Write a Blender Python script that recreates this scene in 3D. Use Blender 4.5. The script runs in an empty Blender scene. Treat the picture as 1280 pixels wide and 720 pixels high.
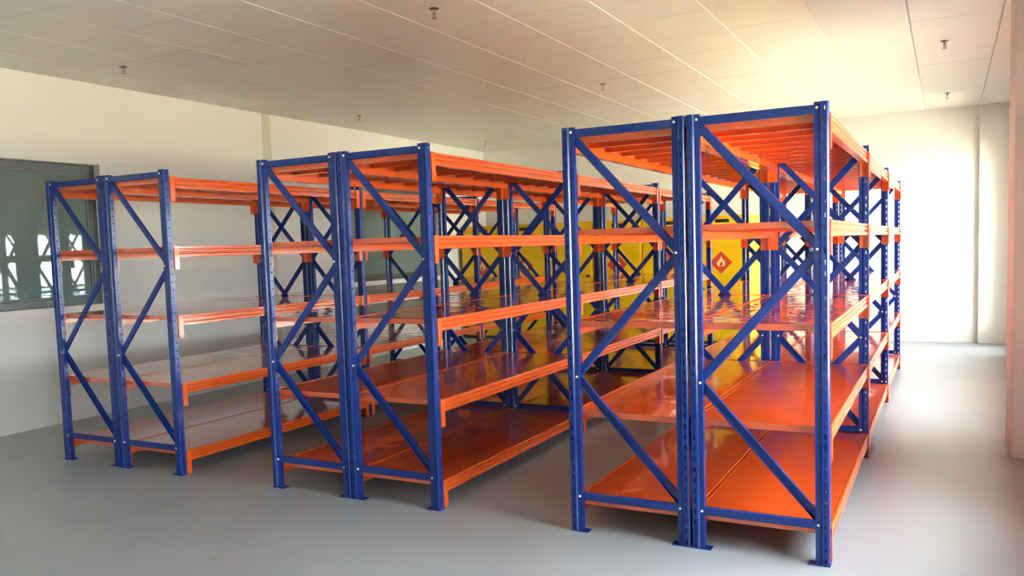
import bpy, bmesh, math, random
from mathutils import Vector, Matrix

random.seed(4)
scene = bpy.context.scene
COL = scene.collection

# ------------------------------------------------------------------ camera
cam_d = bpy.data.cameras.new('camera')
cam = bpy.data.objects.new('camera', cam_d)
COL.objects.link(cam)
YAW, PITCH, ROLL = -0.4886, 0.0741, -0.0318
CAM = Vector((0.4905, -3.712, 1.4307))
fwd = Vector((math.sin(YAW) * math.cos(PITCH), math.cos(YAW) * math.cos(PITCH), -math.sin(PITCH)))
rt = Vector((math.cos(YAW), -math.sin(YAW), 0.0))
up = rt.cross(fwd)
rt2 = rt * math.cos(ROLL) + up * math.sin(ROLL)
up2 = up * math.cos(ROLL) - rt * math.sin(ROLL)
m = Matrix((rt2, up2, -fwd)).transposed().to_4x4()
m.translation = CAM
cam.matrix_world = m
cam_d.sensor_width = 36.0
cam_d.lens = 1030.594 / 1280 * 36.0
cam_d.shift_x = 1.912 / 1280
cam_d.shift_y = 25.724 / 1280
cam_d.clip_start = 0.05
cam_d.clip_end = 200
scene.camera = cam

# ------------------------------------------------------------------ view, world, sun
scene.view_settings.view_transform = 'Standard'
scene.view_settings.look = 'None'
scene.view_settings.gamma = 1.0
scene.view_settings.use_curve_mapping = False
scene.view_settings.exposure = 2.82

SKY = (0.86, 0.94, 1.0)
SKY_STRENGTH = 5.0
world = bpy.data.worlds.new('world')
scene.world = world
world.use_nodes = True
bg = world.node_tree.nodes['Background']
bg.inputs[0].default_value = (*SKY, 1)
bg.inputs[1].default_value = SKY_STRENGTH

sun_d = bpy.data.lights.new('sun', 'SUN')
sun_d.energy = 30.0
sun_d.angle = math.radians(1.0)
sun_d.color = (1.0, 0.93, 0.80)
sun = bpy.data.objects.new('sun', sun_d)
sun.rotation_euler = (math.radians(20), math.radians(-28), 0)
sun.location = (-4, -4, 12)
COL.objects.link(sun)

# room extents
XL, XR, YF, YB, H = -6.44, 1.25, -5.4, 8.54, 3.045
WT = 0.22
# window openings: (start, end, sill, head)
WIN_LEFT = [(-1.2, 1.326, 1.03, 2.305), (4.82, 7.05, 1.03, 2.305)]
WIN_RIGHT = [(2.95, 5.42, 0.50, 2.15), (5.64, 6.95, 0.50, 2.15), (7.25, 8.25, 0.12, 2.50), (-1.0, 1.2, 0.50, 2.15), (-5.1, -3.3, 0.50, 2.15)]  # third, taller opening is unseen, added to brighten the back wall
WIN_FRONT = []


def portal(loc, rot, sx, sy):
    d = bpy.data.lights.new('window_portal', 'AREA')
    d.shape = 'RECTANGLE'
    d.size, d.size_y = sx, sy
    d.cycles.is_portal = True
    o = bpy.data.objects.new('window_portal', d)
    o.location = loc
    o.rotation_euler = rot
    COL.objects.link(o)


for a, b, z0, z1 in WIN_RIGHT:
    portal((XR + WT + 0.02, (a + b) / 2, (z0 + z1) / 2), (0, math.radians(90), 0), z1 - z0, b - a)
for a, b, z0, z1 in WIN_FRONT:
    portal(((a + b) / 2, YF - WT - 0.02, (z0 + z1) / 2), (math.radians(90), 0, 0), b - a, z1 - z0)


# ------------------------------------------------------------------ materials
def mat(name, color, rough=0.5, metal=0.0, coat=0.0, coat_rough=0.05, spec=0.5):
    m = bpy.data.materials.new(name)
    m.use_nodes = True
    b = m.node_tree.nodes['Principled BSDF']
    b.inputs['Base Color'].default_value = (*color, 1)
    b.inputs['Roughness'].default_value = rough
    b.inputs['Metallic'].default_value = metal
    b.inputs['Coat Weight'].default_value = coat
    b.inputs['Coat Roughness'].default_value = coat_rough
    b.inputs['Specular IOR Level'].default_value = spec
    return m


def nodes(m):
    return m.node_tree.nodes, m.node_tree.links, m.node_tree.nodes['Principled BSDF']


def add_noise(m, scale, detail=4, stretch=(1, 1, 1), per_object=False):
    N, L, b = nodes(m)
    tc = N.new('ShaderNodeTexCoord')
    mp = N.new('ShaderNodeMapping')
    mp.inputs['Scale'].default_value = stretch
    L.new(tc.outputs['Object'], mp.inputs['Vector'])
    if per_object:
        oi = N.new('ShaderNodeObjectInfo')
        mul = N.new('ShaderNodeVectorMath')
        mul.operation = 'SCALE'
        mul.inputs[3].default_value = 37.0
        cb = N.new('ShaderNodeCombineXYZ')
        for i in range(3):
            L.new(oi.outputs['Random'], cb.inputs[i])
        L.new(cb.outputs[0], mul.inputs[0])
        L.new(mul.outputs[0], mp.inputs['Location'])
    nz = N.new('ShaderNodeTexNoise')
    nz.inputs['Scale'].default_value = scale
    nz.inputs['Detail'].default_value = detail
    L.new(mp.outputs[0], nz.inputs['Vector'])
    return nz


def color_vary(m, nz, c0, c1, lo=0.35, hi=0.65):
    N, L, b = nodes(m)
    r = N.new('ShaderNodeValToRGB')
    r.color_ramp.elements[0].position = lo
    r.color_ramp.elements[1].position = hi
    r.color_ramp.elements[0].color = (*c0, 1)
    r.color_ramp.elements[1].color = (*c1, 1)
    L.new(nz.outputs['Fac'], r.inputs[0])
    L.new(r.outputs[0], b.inputs['Base Color'])


def bump(m, nz, strength, dist, coat=False, base=True):
    N, L, b = nodes(m)
    bp = N.new('ShaderNodeBump')
    bp.inputs['Strength'].default_value = strength
    bp.inputs['Distance'].default_value = dist
    L.new(nz.outputs['Fac'], bp.inputs['Height'])
    if base:
        L.new(bp.outputs[0], b.inputs['Normal'])
    if coat:
        L.new(bp.outputs[0], b.inputs['Coat Normal'])


M = {}
M['wall'] = mat('wall_paint', (0.80, 0.79, 0.76), 0.55)
bump(M['wall'], add_noise(M['wall'], 60, 3), 0.05, 0.01)
M['strip'] = mat('beige_wall_strip', (0.63, 0.60, 0.50), 0.5)  # thin left-wall strip, a darker beige than the wall paint
M['ceil'] = mat('ceiling_metal_tile', (0.66, 0.64, 0.61), 0.30)
M['grid'] = mat('ceiling_void', (0.86, 0.84, 0.78), 0.5)
M['floor'] = mat('floor_epoxy', (0.36, 0.37, 0.38), 0.30)
color_vary(M['floor'], add_noise(M['floor'], 1.1, 8), (0.315, 0.335, 0.36), (0.36, 0.378, 0.40))
# a few faint brown scuffs on the floor
N, L, b = nodes(M['floor'])
spk = add_noise(M['floor'], 5.5, 6)
rp = N.new('ShaderNodeValToRGB')
rp.color_ramp.elements[0].position = 0.70
rp.color_ramp.elements[1].position = 0.78
L.new(spk.outputs['Fac'], rp.inputs[0])
mxc = N.new('ShaderNodeMixRGB')
L.new(rp.outputs[0], mxc.inputs[0])
L.new(b.inputs['Base Color'].links[0].from_socket, mxc.inputs[1])
mxc.inputs[2].default_value = (0.23, 0.21, 0.18, 1)
L.new(mxc.outputs[0], b.inputs['Base Color'])
M['orange'] = mat('orange_enamel', (0.70, 0.100, 0.011), 0.24, coat=0.6, coat_rough=0.10)
M['deck'] = mat('orange_deck_enamel', (0.64, 0.080, 0.010), 0.30, coat=1.0, coat_rough=0.035)
bump(M['deck'], add_noise(M['deck'], 1.0, 1, (3.0, 9.0, 1.0), True), 0.30, 0.010, coat=True, base=False)
M['deck'].node_tree.nodes['Principled BSDF'].inputs['Coat IOR'].default_value = 1.7
M['blue'] = mat('blue_enamel', (0.006, 0.029, 0.195), 0.24, coat=0.0, spec=0.45)
M['bolt'] = mat('zinc_bolt', (0.85, 0.86, 0.87), 0.3, metal=0.15)
M['frame'] = mat('window_aluminium', (0.11, 0.12, 0.12), 0.35, metal=0.3)
M['yellow'] = mat('cabinet_yellow', (0.86, 0.50, 0.004), 0.35)
M['black'] = mat('black_print', (0.015, 0.014, 0.012), 0.45)
M['red'] = mat('hazard_red', (0.66, 0.055, 0.02), 0.4)
M['flame'] = mat('flame_print', (0.90, 0.72, 0.30), 0.5)
M['chrome'] = mat('sprinkler_metal', (0.42, 0.40, 0.37), 0.25, metal=1.0)
M['dark'] = mat('dark_steel', (0.05, 0.05, 0.05), 0.4, metal=0.5)
M['ground'] = mat('outdoor_paving', (0.50, 0.46, 0.34), 0.9)
M['tint'] = mat('tinted_glass', (0.17, 0.235, 0.225), 0.02)
gm = bpy.data.materials.new('clear_glass')
gm.use_nodes = True
N, L = gm.node_tree.nodes, gm.node_tree.links
N.remove(N['Principled BSDF'])
tr = N.new('ShaderNodeBsdfTransparent'); tr.inputs[0].default_value = (0.95, 0.97, 0.96, 1)
gl = N.new('ShaderNodeBsdfGlossy'); gl.inputs['Roughness'].default_value = 0.01
fr = N.new('ShaderNodeFresnel'); fr.inputs[0].default_value = 1.3
mx = N.new('ShaderNodeMixShader')
L.new(fr.outputs[0], mx.inputs[0]); L.new(tr.outputs[0], mx.inputs[1]); L.new(gl.outputs[0], mx.inputs[2])
L.new(mx.outputs[0], N['Material Output'].inputs[0])
M['glass'] = gm


# ------------------------------------------------------------------ mesh helpers
class MB:
    def __init__(self):
        self.v, self.f = [], []

    def box(self, x0, x1, y0, y1, z0, z1):
        n = len(self.v)
        self.v += [(x, y, z) for z in (z0, z1) for y in (y0, y1) for x in (x0, x1)]
        self.f += [tuple(n + i for i in q) for q in
                   ((0, 2, 3, 1), (4, 5, 7, 6), (0, 1, 5, 4), (2, 6, 7, 3), (0, 4, 6, 2), (1, 3, 7, 5))]
        return self

    def prism(self, prof, frame, t0, t1):
        """extrude closed 2-D profile; frame(a, b, t) -> xyz"""
        n, k = len(self.v), len(prof)
        self.v += [frame(a, b, t0) for a, b in prof] + [frame(a, b, t1) for a, b in prof]
        for i in range(k):
            j = (i + 1) % k
            self.f.append((n + i, n + j, n + k + j, n + k + i))
        self.f.append(tuple(n + i for i in reversed(range(k))))
        self.f.append(tuple(n + k + i for i in range(k)))
        return self

    def cyl(self, c, axis, r0, r1, h, seg=10):
        """frustum from c along axis"""
        c = Vector(c); a = Vector(axis).normalized()
        u = a.orthogonal().normalized(); w = a.cross(u)
        n = len(self.v)
        for t, r in ((0, r0), (h, r1)):
            for i in range(seg):
                an = 2 * math.pi * i / seg
                self.v.append(tuple(c + a * t + u * (r * math.cos(an)) + w * (r * math.sin(an))))
        for i in range(seg):
            j = (i + 1) % seg
            self.f.append((n + i, n + j, n + seg + j, n + seg + i))
        self.f.append(tuple(n + i for i in reversed(range(seg))))
        self.f.append(tuple(n + seg + i for i in range(seg)))
        return self

    def mesh(self, name, material, bevel=0.0, smooth=False):
        me = bpy.data.meshes.new(name)
        me.from_pydata(self.v, [], self.f)
        bm = bmesh.new(); bm.from_mesh(me)
        bmesh.ops.recalc_face_normals(bm, faces=bm.faces)
        if bevel:
            bmesh.ops.bevel(bm, geom=bm.edges[:], offset=bevel, segments=2, affect='EDGES', profile=0.5, clamp_overlap=True)
        bm.to_mesh(me); bm.free()
        if smooth:
            for p in me.polygons:
                p.use_smooth = True
        me.materials.append(material)
        return me


def obj(name, me, parent=None, loc=(0, 0, 0), rot=(0, 0, 0)):
    o = bpy.data.objects.new(name, me)
    COL.objects.link(o)
    o.location = loc
    o.rotation_euler = rot
    if parent:
        o.parent = parent
    return o


def struct(name, me, parent=None, loc=(0, 0, 0)):
    o = obj(name, me, parent, loc)
    if not parent:
        o['kind'] = 'structure'
    return o


def tag(o, label, cat, group=None):
    o['label'] = label
    o['category'] = cat
    if group:
        o['group'] = group
    return o


def copy_tree(o, parent=None):
    c = o.copy()
    COL.objects.link(c)
    c.parent = parent
    for ch in o.children:
        copy_tree(ch, c)
    return c


# ------------------------------------------------------------------ the room
struct('floor', MB().box(XL - WT, XR + WT, YF - WT, YB + WT, -0.15, 0).mesh('floor', M['floor']))
struct('ground', MB().box(XL - 30, XR + 40, YF - 40, YB + 30, -0.30, -0.16).mesh('ground', M['ground']))


def wall_along_y(x0, x1, y0, y1, wins):
    b = MB()
    z1 = H + 0.25
    y = y0
    for a, c, s, h in sorted(wins):
        b.box(x0, x1, y, a, 0, z1)
        b.box(x0, x1, a, c, 0, s)
        b.box(x0, x1, a, c, h, z1)
        y = c
    b.box(x0, x1, y, y1, 0, z1)
    return b


def wall_along_x(y0, y1, x0, x1, wins):
    b = MB()
    z1 = H + 0.25
    x = x0
    for a, c, s, h in sorted(wins):
        b.box(x, a, y0, y1, 0, z1)
        b.box(a, c, y0, y1, 0, s)
        b.box(a, c, y0, y1, h, z1)
        x = c
    b.box(x, x1, y0, y1, 0, z1)
    return b


struct('wall_left', wall_along_y(XL - WT, XL, YF, YB, WIN_LEFT).mesh('wall_left', M['wall']))
struct('wall_right', wall_along_y(XR, XR + WT, YF, YB, WIN_RIGHT).mesh('wall_right', M['wall']))
struct('wall_back', wall_along_x(YB, YB + WT, XL - WT, XR + WT, []).mesh('wall_back', M['wall']))
struct('wall_front', wall_along_x(YF - WT, YF, XL - WT, XR + WT, WIN_FRONT).mesh('wall_front', M['wall']))
# corner pilaster on the back wall, shallow strip on the left wall, column on the right
struct('trim_1', MB().box(0.842, XR, YB - 0.055, YB, 0, H).mesh('trim_1', M['wall'], 0.004))
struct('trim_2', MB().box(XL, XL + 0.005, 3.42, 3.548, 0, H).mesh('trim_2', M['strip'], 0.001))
struct('column', MB().box(0.853, XR, 2.30, 2.86, 0, H).mesh('column', M['wall'], 0.006))

# ceiling slab with individual clip-in tiles
ceil = struct('ceiling', MB().box(XL - WT, XR + WT, YF - WT, YB + WT, H + 0.03, H + 0.24).mesh('ceiling', M['grid']))
PX, PY = 0.6168, 0.6225
xs = [XL] + [0.223 + PX * k for k in range(-10, 2)] + [XR]
ys = [YF] + [1.562 + PY * k for k in range(-11, 12) if YF + 0.1 < 1.562 + PY * k < YB - 0.1] + [YB]
tile_cache = {}
for i in range(len(xs) - 1):
    for j in range(len(ys) - 1):
        w, l = xs[i + 1] - xs[i], ys[j + 1] - ys[j]
        key = (round(w, 3), round(l, 3))
        if key not in tile_cache:
            g = 0.0015
            # chamfered lower rim
            me = bpy.data.meshes.new('ceiling_tile')
            c = 0.005
            v = []
            for z, e, h in ((0, g + c, 0.0018), (c, g, 0.0005), (0.028, g, 0.0005)):
                v += [(-w / 2 + e, -l / 2 + h, z), (w / 2 - e, -l / 2 + h, z), (w / 2 - e, l / 2 - h, z), (-w / 2 + e, l / 2 - h, z)]
            f = [(3, 2, 1, 0), (8, 9, 10, 11)]
            for r in (0, 4):
                for k in range(4):
                    f.append((r + k, r + (k + 1) % 4, r + 4 + (k + 1) % 4, r + 4 + k))
            me.from_pydata(v, [], f)
            me.materials.append(M['ceil'])
            tile_cache[key] = me
        t = obj('ceiling_tile', tile_cache[key], ceil, ((xs[i] + xs[i + 1]) / 2, (ys[j] + ys[j + 1]) / 2, H + random.uniform(-0.0003, 0.0003)))
        t.rotation_euler = (random.uniform(-0.0006, 0.0006), random.uniform(-0.0006, 0.0006), 0)


# ------------------------------------------------------------------ windows
def window(n, axis, plane, inward, a, b, z0, z1, glass, divs, recess=0.08, fw=0.065):
    """axis 'y': window in a wall of constant x; inward = +1/-1 direction into the room"""
    root = bpy.data.objects.new('window_%d' % n, None)
    COL.objects.link(root)
    root['kind'] = 'structure'
    o0 = plane - inward * recess

    def B(mb, s0, s1, d0, d1, q0, q1):
        e0, e1 = sorted((o0 - inward * d0, o0 - inward * d1))
        if axis == 'y':
            mb.box(e0, e1, s0, s1, q0, q1)
        else:
            mb.box(s0, s1, e0, e1, q0, q1)
        return mb
    fr = MB()
    B(fr, a, b, 0, 0.06, z0, z0 + fw); B(fr, a, b, 0, 0.06, z1 - fw, z1)
    B(fr, a, a + fw, 0, 0.06, z0 + fw, z1 - fw); B(fr, b - fw, b, 0, 0.06, z0 + fw, z1 - fw)
    obj('window_frame', fr.mesh('window_frame', M['frame'], 0.003), root)
    cuts = [a + fw + (b - a - 2 * fw) * k / divs for k in range(divs + 1)]
    for c in cuts[1:-1]:
        obj('mullion', B(MB(), c - 0.03, c + 0.03, 0.002, 0.058, z0 + fw, z1 - fw).mesh('mullion', M['frame'], 0.003), root)
    for k in range(divs):
        s0 = cuts[k] + (0.03 if k else 0); s1 = cuts[k + 1] - (0.03 if k < divs - 1 else 0)
        bd = MB()
        w = 0.022
        B(bd, s0, s1, 0.012, 0.03, z0 + fw, z0 + fw + w); B(bd, s0, s1, 0.012, 0.03, z1 - fw - w, z1 - fw)
        B(bd, s0, s0 + w, 0.012, 0.03, z0 + fw + w, z1 - fw - w); B(bd, s1 - w, s1, 0.012, 0.03, z0 + fw + w, z1 - fw - w)
        obj('glazing_bead', bd.mesh('glazing_bead', M['frame']), root)
        obj('pane', B(MB(), s0, s1, 0.030, 0.038, z0 + fw, z1 - fw).mesh('pane', glass), root)
    return root


n = 1
for (a, b, z0, z1) in WIN_LEFT:
    window(n, 'y', XL, 1, a, b, z0, z1, M['tint'], 1); n += 1
for (a, b, z0, z1) in WIN_RIGHT:
    window(n, 'y', XR, -1, a, b, z0, z1, M['glass'], 2); n += 1
for (a, b, z0, z1) in WIN_FRONT:
    window(n, 'x', YF, 1, a, b, z0, z1, M['glass'], 2); n += 1

# ------------------------------------------------------------------ racks
D = 0.5116                   # bolt to bolt across one frame
OUT = 0.047                  # bolt to outer edge of post
PW, PD = 0.059, 0.045        # post width and depth
RH = 2.0
PITCHY = 1.985
ZT, ZM, ZL, ZB = 1.9759, 1.3816, 0.7819, 0.1792
LEVELS = [1.955, 1.507, 1.056, 0.606, 0.157]
FW = D + 2 * OUT             # outer frame width


def post_mesh(name, mirror):
    P = PD
    prof = [(0, .005), (.005, 0), (.013, 0), (.021, 0), (.030, 0), (.036, .007), (PW, .007),
            (PW, .0185), (PW, .0265), (PW, P - .007), (.036, P - .007), (.030, P), (.021, P), (.013, P), (.005, P),
            (0, P - .005), (0, .0265), (0, .0185)]
    slots = {2, 12}
    rounds = {7, 16}
    zs, kind = [0.0], []
    z = 0.0
    while z < RH - 0.001:
        for d, k in ((.014, 0), (.006, 1), (.010, 2), (.006, 1), (.014, 0)):
            z += d
            zs.append(round(z, 5)); kind.append(k)
    bm = bmesh.new()
    rows = []
    for z in zs:
        rows.append([bm.verts.new(((FW - x) if mirror else x, y, z)) for x, y in prof])
    k = len(prof)
    for r in range(len(zs) - 1):
        for i in range(k):
            if i in slots and kind[r] in (1, 2):
                continue
            if i in rounds and kind[r] == 2:
                continue
            j = (i + 1) % k
            q = (rows[r][i], rows[r][j], rows[r + 1][j], rows[r + 1][i])
            bm.faces.new(q if not mirror else q[::-1])
    bm.normal_update()
    bmesh.ops.solidify(bm, geom=bm.faces[:], thickness=0.002)
    bmesh.ops.recalc_face_normals(bm, faces=bm.faces)
    me = bpy.data.meshes.new(name)
    bm.to_mesh(me); bm.free()
    me.materials.append(M['blue'])
    return me


post_l = post_mesh('upright_post', False)
post_r = post_mesh('upright_post', True)
foot_l = MB().box(-0.003, PW + 0.030, -0.004, PD + 0.004, 0, 0.005).mesh('foot_plate', M['blue'], 0.001)
foot_r = MB().box(FW - PW - 0.030, FW + 0.003, -0.004, PD + 0.004, 0, 0.005).mesh('foot_plate', M['blue'], 0.001)
bolt_me = MB().cyl((0, 0.001, 0), (0, -1, 0), 0.0062, 0.0062, 0.004, 6).cyl((0, -0.003, 0), (0, -1, 0), 0.0048, 0.003, 0.0025, 8).mesh('bolt', M['bolt'])


def channel(p0, p1, y0, open_front, w=0.040, d=0.013, name='diagonal_brace'):
    """C-section bar between two points of the frame plane (x, z)"""
    a, b = Vector((p0[0], 0, p0[1])), Vector((p1[0], 0, p1[1]))
    t = (b - a).normalized()
    s = Vector((-t.z, 0, t.x))
    th = 0.0022
    h = w / 2
    if open_front:
        d = 0.018
        th = 0.003
        prof = [(-h, 0), (-h + th, 0), (-h + th, d - th), (h - th, d - th), (h - th, 0), (h, 0), (h, d), (-h, d)]
    else:
        c = 0.004
        prof = [(-h, c), (-h + c, 0), (h - c, 0), (h, c), (h, d), (h - th, d), (h - th, c + .001), (h - c - .001, th), (-h + c + .001, th), (-h + th, c + .001), (-h + th, d), (-h, d)]
    mb = MB()
    Ln = (b - a).length

    def frame(u, v, r):
        p = a + t * r + s * u
        return (p.x, y0 + v, p.z)
    mb.prism(prof, frame, 0, Ln)
    return mb.mesh(name, M['blue'])


XA, XB = OUT, OUT + D            # bolt x of left / right posts, frame x from outer edge
EXT = 0.010


def braces(normal, front):
    """list of meshes for one zig-zag"""
    y = 0.009 if front else 0.0245
    A, B = (XA, XB) if normal else (XB, XA)
    nodes_ = [(A, ZT - 0.022), (B, ZM + 0.012), (B, ZM - 0.012), (A, ZL + 0.012), (A, ZL - 0.012), (B, ZB + 0.022)]
    out = []
    for k in range(3):
        p0, p1 = Vector(nodes_[2 * k]), Vector(nodes_[2 * k + 1])
        if k == 2:
            pass
        out.append(channel(p0, p1, y, k == 2 and normal))
    return out


zig_n_rear = braces(True, False)
zig_m_front = braces(False, True)
top_bar = channel((XA - 0.006, ZT - 0.006), (XB + 0.006, ZT - 0.006), 0.009, False, name='horizontal_brace')
bot_bar = channel((XA - 0.006, ZB), (XB + 0.006, ZB), 0.009, False, name='horizontal_brace')

# beams: profile in (x outward from inner side, z), outer face at 0, inner towards -x
BH, BW = 0.070, 0.040


def beam_profile():
    o = 0.0
    return [(o - 0.002, 0), (o, 0.002), (o, 0.018), (o - 0.009, 0.024), (o - 0.009, 0.030), (o - 0.002, 0.034), (o - 0.002, 0.046),
            (o - 0.008, 0.050), (o - 0.008, 0.054), (o, 0.058), (o, BH - 0.003), (o - 0.003, BH), (o - 0.013, BH),
            (o - 0.014, BH - 0.031), (o - BW, BH - 0.031), (o - BW, 0)]


BY0, BY1 = PD + 0.0045, PITCHY - 0.0045
beam_r = MB().prism(beam_profile(), lambda a, b, t: (FW + a, t, b - BH), BY0, BY1).mesh('beam', M['orange'])
beam_l = MB().prism(beam_profile(), lambda a, b, t: (-a, t, b - BH), BY0, BY1).mesh('beam', M['orange'])


def bracket_mesh(right, near):
    """L bracket hooked on the post; near = at the near post of the bay"""
    mb = MB()
    o = FW if right else 0.0
    s = 1 if right else -1

    def X(a, b):
        return sorted((o + s * a, o + s * b))
    y0 = PD + 0.0002 if near else PITCHY - 0.0042
    x0, x1 = X(-0.052, 0.005)
    mb.box(x0, x1, y0, y0 + 0.004, -0.150, 0.002)
    x0, x1 = X(0.0012, 0.005)
    if near:
        mb.box(x0, x1, y0 + 0.004, y0 + 0.036, -0.150, 0.002)
    else:
        mb.box(x0, x1, y0 - 0.032, y0, -0.150, 0.002)
    yb = y0 + 0.004 if near else y0
    for z in (-0.022, -0.112):
        mb.cyl((o + s * -0.02, yb, z), (0, 1 if near else -1, 0), 0.005, 0.004, 0.004, 8)
    return mb.mesh('bracket', M['orange'])


brk = {(r, nr): bracket_mesh(r, nr) for r in (False, True) for nr in (False, True)}

# deck panels: folded steel trays, eight to a bay
NP = 8
PLEN = (BY1 - BY0) / NP
PX0, PX1 = 0.0150, FW - 0.0150


def panel_mesh():
    mb = MB()
    th = 0.0015
    e = 0.0004
    y0, y1 = e, PLEN - e
    hgt = 0.0285
    mb.box(PX0, PX1, y0, y1, -th, 0)
    mb.box(PX0 + 0.010, PX1 - 0.010, y0, y0 + th, -hgt, -th)
    mb.box(PX0 + 0.010, PX1 - 0.010, y1 - th, y1, -hgt, -th)
    mb.box(PX0, PX0 + th, y0 + 0.010, y1 - 0.010, -hgt, -th)
    mb.box(PX1 - th, PX1, y0 + 0.010, y1 - 0.010, -hgt, -th)
    # returned lips and a stiffening rib below
    mb.box(PX0 + 0.012, PX1 - 0.012, y0 + th, y0 + 0.014, -hgt, -hgt + th)
    mb.box(PX0 + 0.012, PX1 - 0.012, y1 - 0.014, y1 - th, -hgt, -hgt + th)
    yc = (y0 + y1) / 2
    for dy in (-0.060, 0.0, 0.060):
        mb.prism([(-0.007, -th), (-0.004, -0.009), (0.004, -0.009), (0.007, -th)],
                 lambda a, b, t: (t, yc + dy + a, b), PX0 + 0.02, PX1 - 0.02)
    return mb.mesh('deck_panel', M['deck'])


panel = panel_mesh()


def make_rack():
    root = bpy.data.objects.new('shelving_rack', None)
    COL.objects.link(root)
    for k in range(4):
        y = k * PITCHY
        pl = obj('upright_post', post_l, root, (0, y, 0))
        pr = obj('upright_post', post_r, root, (0, y, 0))
        obj('foot_plate', foot_l, pl)
        obj('foot_plate', foot_r, pr)
        nrm, mir = k < 3, k > 0
        zl, zr = [ZT, ZB], [ZT, ZB]
        if nrm:
            zl.append(ZL); zr.append(ZM)
        if mir:
            zl.append(ZM); zr.append(ZL)
        for z in zl:
            obj('bolt', bolt_me, pl, (XA, 0.007, z))
        for z in zr:
            obj('bolt', bolt_me, pr, (XB, 0.007, z))
        obj('horizontal_brace', top_bar, root, (0, y, 0))
        obj('horizontal_brace', bot_bar, root, (0, y, 0))
        if nrm:
            for me in zig_n_rear:
                obj('diagonal_brace', me, root, (0, y, 0))
        if mir:
            for me in zig_m_front:
                obj('diagonal_brace', me, root, (0, y, 0))
    for bay in range(3):
        y = bay * PITCHY
        for z in LEVELS:
            for right in (False, True):
                b = obj('beam', beam_r if right else beam_l, root, (0, y, z))
                for near in (False, True):
                    obj('bracket', brk[(right, near)], b)
            for i in range(NP):
                obj('deck_panel', panel, root, (0, y + BY0 + i * PLEN, z - 0.0015))
    return root


# left edge of each frame, front y, label
X3, X2, X1 = 0.0, -2.008, -3.9928
GB = 0.1031
spots = [
    (X3 - D - OUT, 0.0, 'blue and orange steel shelving rack nearest the right wall and column, largest in view'),
    (X3 - 2 * D - GB - OUT, 0.0, 'blue and orange shelving rack back to back with the rightmost rack, on its left'),
    (X2 - D - OUT, 0.0, 'right-hand rack of the middle pair of blue and orange shelving racks'),
    (X2 - 2 * D - GB - OUT, 0.0, 'left-hand rack of the middle pair of blue and orange shelving racks'),
    (X1 - D - OUT, -0.037, 'right-hand rack of the far left pair of blue and orange shelving racks'),
    (X1 - 2 * D - GB - OUT, -0.037, 'leftmost blue and orange shelving rack, next to the wall with the dark window'),
]
proto = make_rack()
for i, (x, y, lab) in enumerate(spots):
    r = proto if i == 0 else copy_tree(proto)
    r.location = (x, y, 0)
    tag(r, lab, 'shelving rack', 'back-to-back shelving racks')

# ------------------------------------------------------------------ yellow safety cabinets
CW, CD, CH = 0.744, 0.86, 1.775
CY = 7.585
body = MB()
body.box(-CW / 2, CW / 2, 0.020, CD, 0.05, CH)
body_me = body.mesh('body', M['yellow'], 0.004)
base_me = MB().box(-CW / 2 + 0.02, CW / 2 - 0.02, 0.05, CD - 0.03, 0, 0.05).mesh('plinth', M['dark'], 0.003)
door_me = MB().box(-CW / 2 + 0.018, CW / 2 - 0.018, 0, 0.019, 0.085, CH - 0.035).mesh('door', M['yellow'], 0.004)
handle_me = MB().box(-0.03, 0.03, -0.006, 0.001, -0.07, 0.07).box(-0.012, 0.012, -0.022, -0.006, -0.045, 0.045).mesh('handle', M['dark'], 0.002)
hinge_me = MB().cyl((0, 0, 0), (0, 0, 1), 0.008, 0.008, 0.07, 8).mesh('hinge', M['yellow'])
label_me = MB().box(-0.095, 0.095, -0.0015, 0.0005, -0.024, 0.024).mesh('label_plate', M['black'])
R_ = 0.155
dia_me = MB().prism([(-R_, 0), (0, -R_), (R_, 0), (0, R_)], lambda a, b, t: (a, t, b), -0.0015, 0.0005).mesh('hazard_diamond', M['red'])
fl = [(-0.036, -0.052), (0.036, -0.052), (0.056, -0.022), (0.052, 0.012), (0.036, 0.036), (0.030, 0.016), (0.018, 0.052), (0.002, 0.092),
      (-0.006, 0.060), (-0.026, 0.034), (-0.034, 0.012), (-0.044, 0.026), (-0.056, -0.006), (-0.054, -0.030)]
flame_me = MB().prism(fl, lambda a, b, t: (a, t, b), -0.0025, -0.0014).mesh('flame', M['flame'])
fl2 = [(-0.018, -0.045), (0.018, -0.045), (0.028, -0.024), (0.016, -0.006), (0.010, 0.022), (-0.004, 0.002), (-0.014, -0.008), (-0.026, -0.026)]
flame2_me = MB().prism(fl2, lambda a, b, t: (a, t, b), -0.0034, -0.0024).mesh('flame', M['red'])
words = ['rightmost yellow safety cabinet by the back wall, its side catching daylight',
         'second yellow safety cabinet from the right along the back wall',
         'third yellow safety cabinet from the right along the back wall',
         'third yellow safety cabinet from the left along the back wall',
         'second yellow safety cabinet from the left along the back wall',
         'leftmost yellow safety cabinet, in the corner by the left wall']
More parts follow.
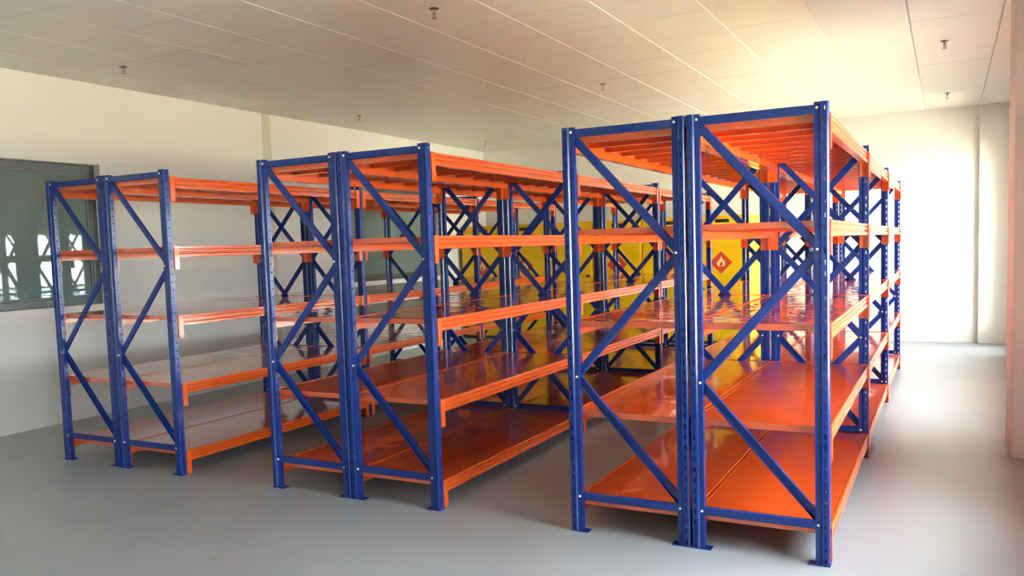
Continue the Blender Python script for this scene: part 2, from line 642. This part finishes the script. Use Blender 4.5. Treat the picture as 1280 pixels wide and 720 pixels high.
for i in range(6):
    root = bpy.data.objects.new('safety_cabinet', None)
    COL.objects.link(root)
    root.location = (-1.868 - CW / 2 - i * 0.7515, CY, 0)
    tag(root, words[i], 'cabinet', 'yellow safety cabinets at the back wall')
    obj('body', body_me, root)
    obj('plinth', base_me, root)
    d = obj('door', door_me, root)
    obj('handle', handle_me, d, (CW / 2 - 0.075, 0, 0.92))
    for z in (0.3, 0.9, 1.5):
        obj('hinge', hinge_me, d, (-CW / 2 + 0.010, 0.008, z))
    obj('label_plate', label_me, root, (0.02, 0, CH - 0.075))
    dd = obj('hazard_diamond', dia_me, root, (0, 0, 1.135))
    obj('flame', flame_me, dd)
    obj('flame', flame2_me, dd)

# ------------------------------------------------------------------ sprinklers
esc = MB().cyl((0, 0, 0), (0, 0, -1), 0.036, 0.024, 0.008, 20).mesh('escutcheon', M['chrome'])
bodym = MB().cyl((0, 0, -0.008), (0, 0, -1), 0.013, 0.010, 0.022, 12).mesh('body', M['chrome'])
arm = MB()
arm_me = MB().box(-0.003, 0.003, -0.0025, 0.0025, -0.062, -0.028).mesh('frame_arm', M['chrome'])
bulb = MB().cyl((0, 0, -0.030), (0, 0, -1), 0.002, 0.002, 0.030, 8).mesh('bulb', M['red'])
defl = MB().cyl((0, 0, -0.062), (0, 0, -1), 0.020, 0.021, 0.003, 16).mesh('deflector', M['chrome'])
sp = [(-2.57, 1.087, 'ceiling sprinkler head at the top edge, above the middle racks'),
      (-5.64, 1.032, 'ceiling sprinkler head near the left wall, above the dark window'),
      (-5.67, 4.221, 'ceiling sprinkler head by the left wall past the wall strip'),
      (-5.72, 7.33, 'small ceiling sprinkler head closest to the far left corner'),
      (-2.598, 4.236, 'ceiling sprinkler head above the gap between middle and right racks'),
      (0.457, 4.275, 'nearer of two ceiling sprinkler heads on the right, above the bright aisle'),
      (0.474, 7.197, 'farther of two ceiling sprinkler heads on the right, near the back wall')]
for x, y, lab in sp:
    root = bpy.data.objects.new('sprinkler_head', None)
    COL.objects.link(root)
    root.location = (x, y, H - 0.0005)
    root.rotation_euler = (0, 0, random.uniform(0, 3))
    tag(root, lab, 'sprinkler', 'ceiling sprinkler heads')
    obj('escutcheon', esc, root)
    obj('body', bodym, root)
    for s in (-1, 1):
        obj('frame_arm', arm_me, root, (s * 0.011, 0, 0))
    obj('bulb', bulb, root)
    obj('deflector', defl, root)
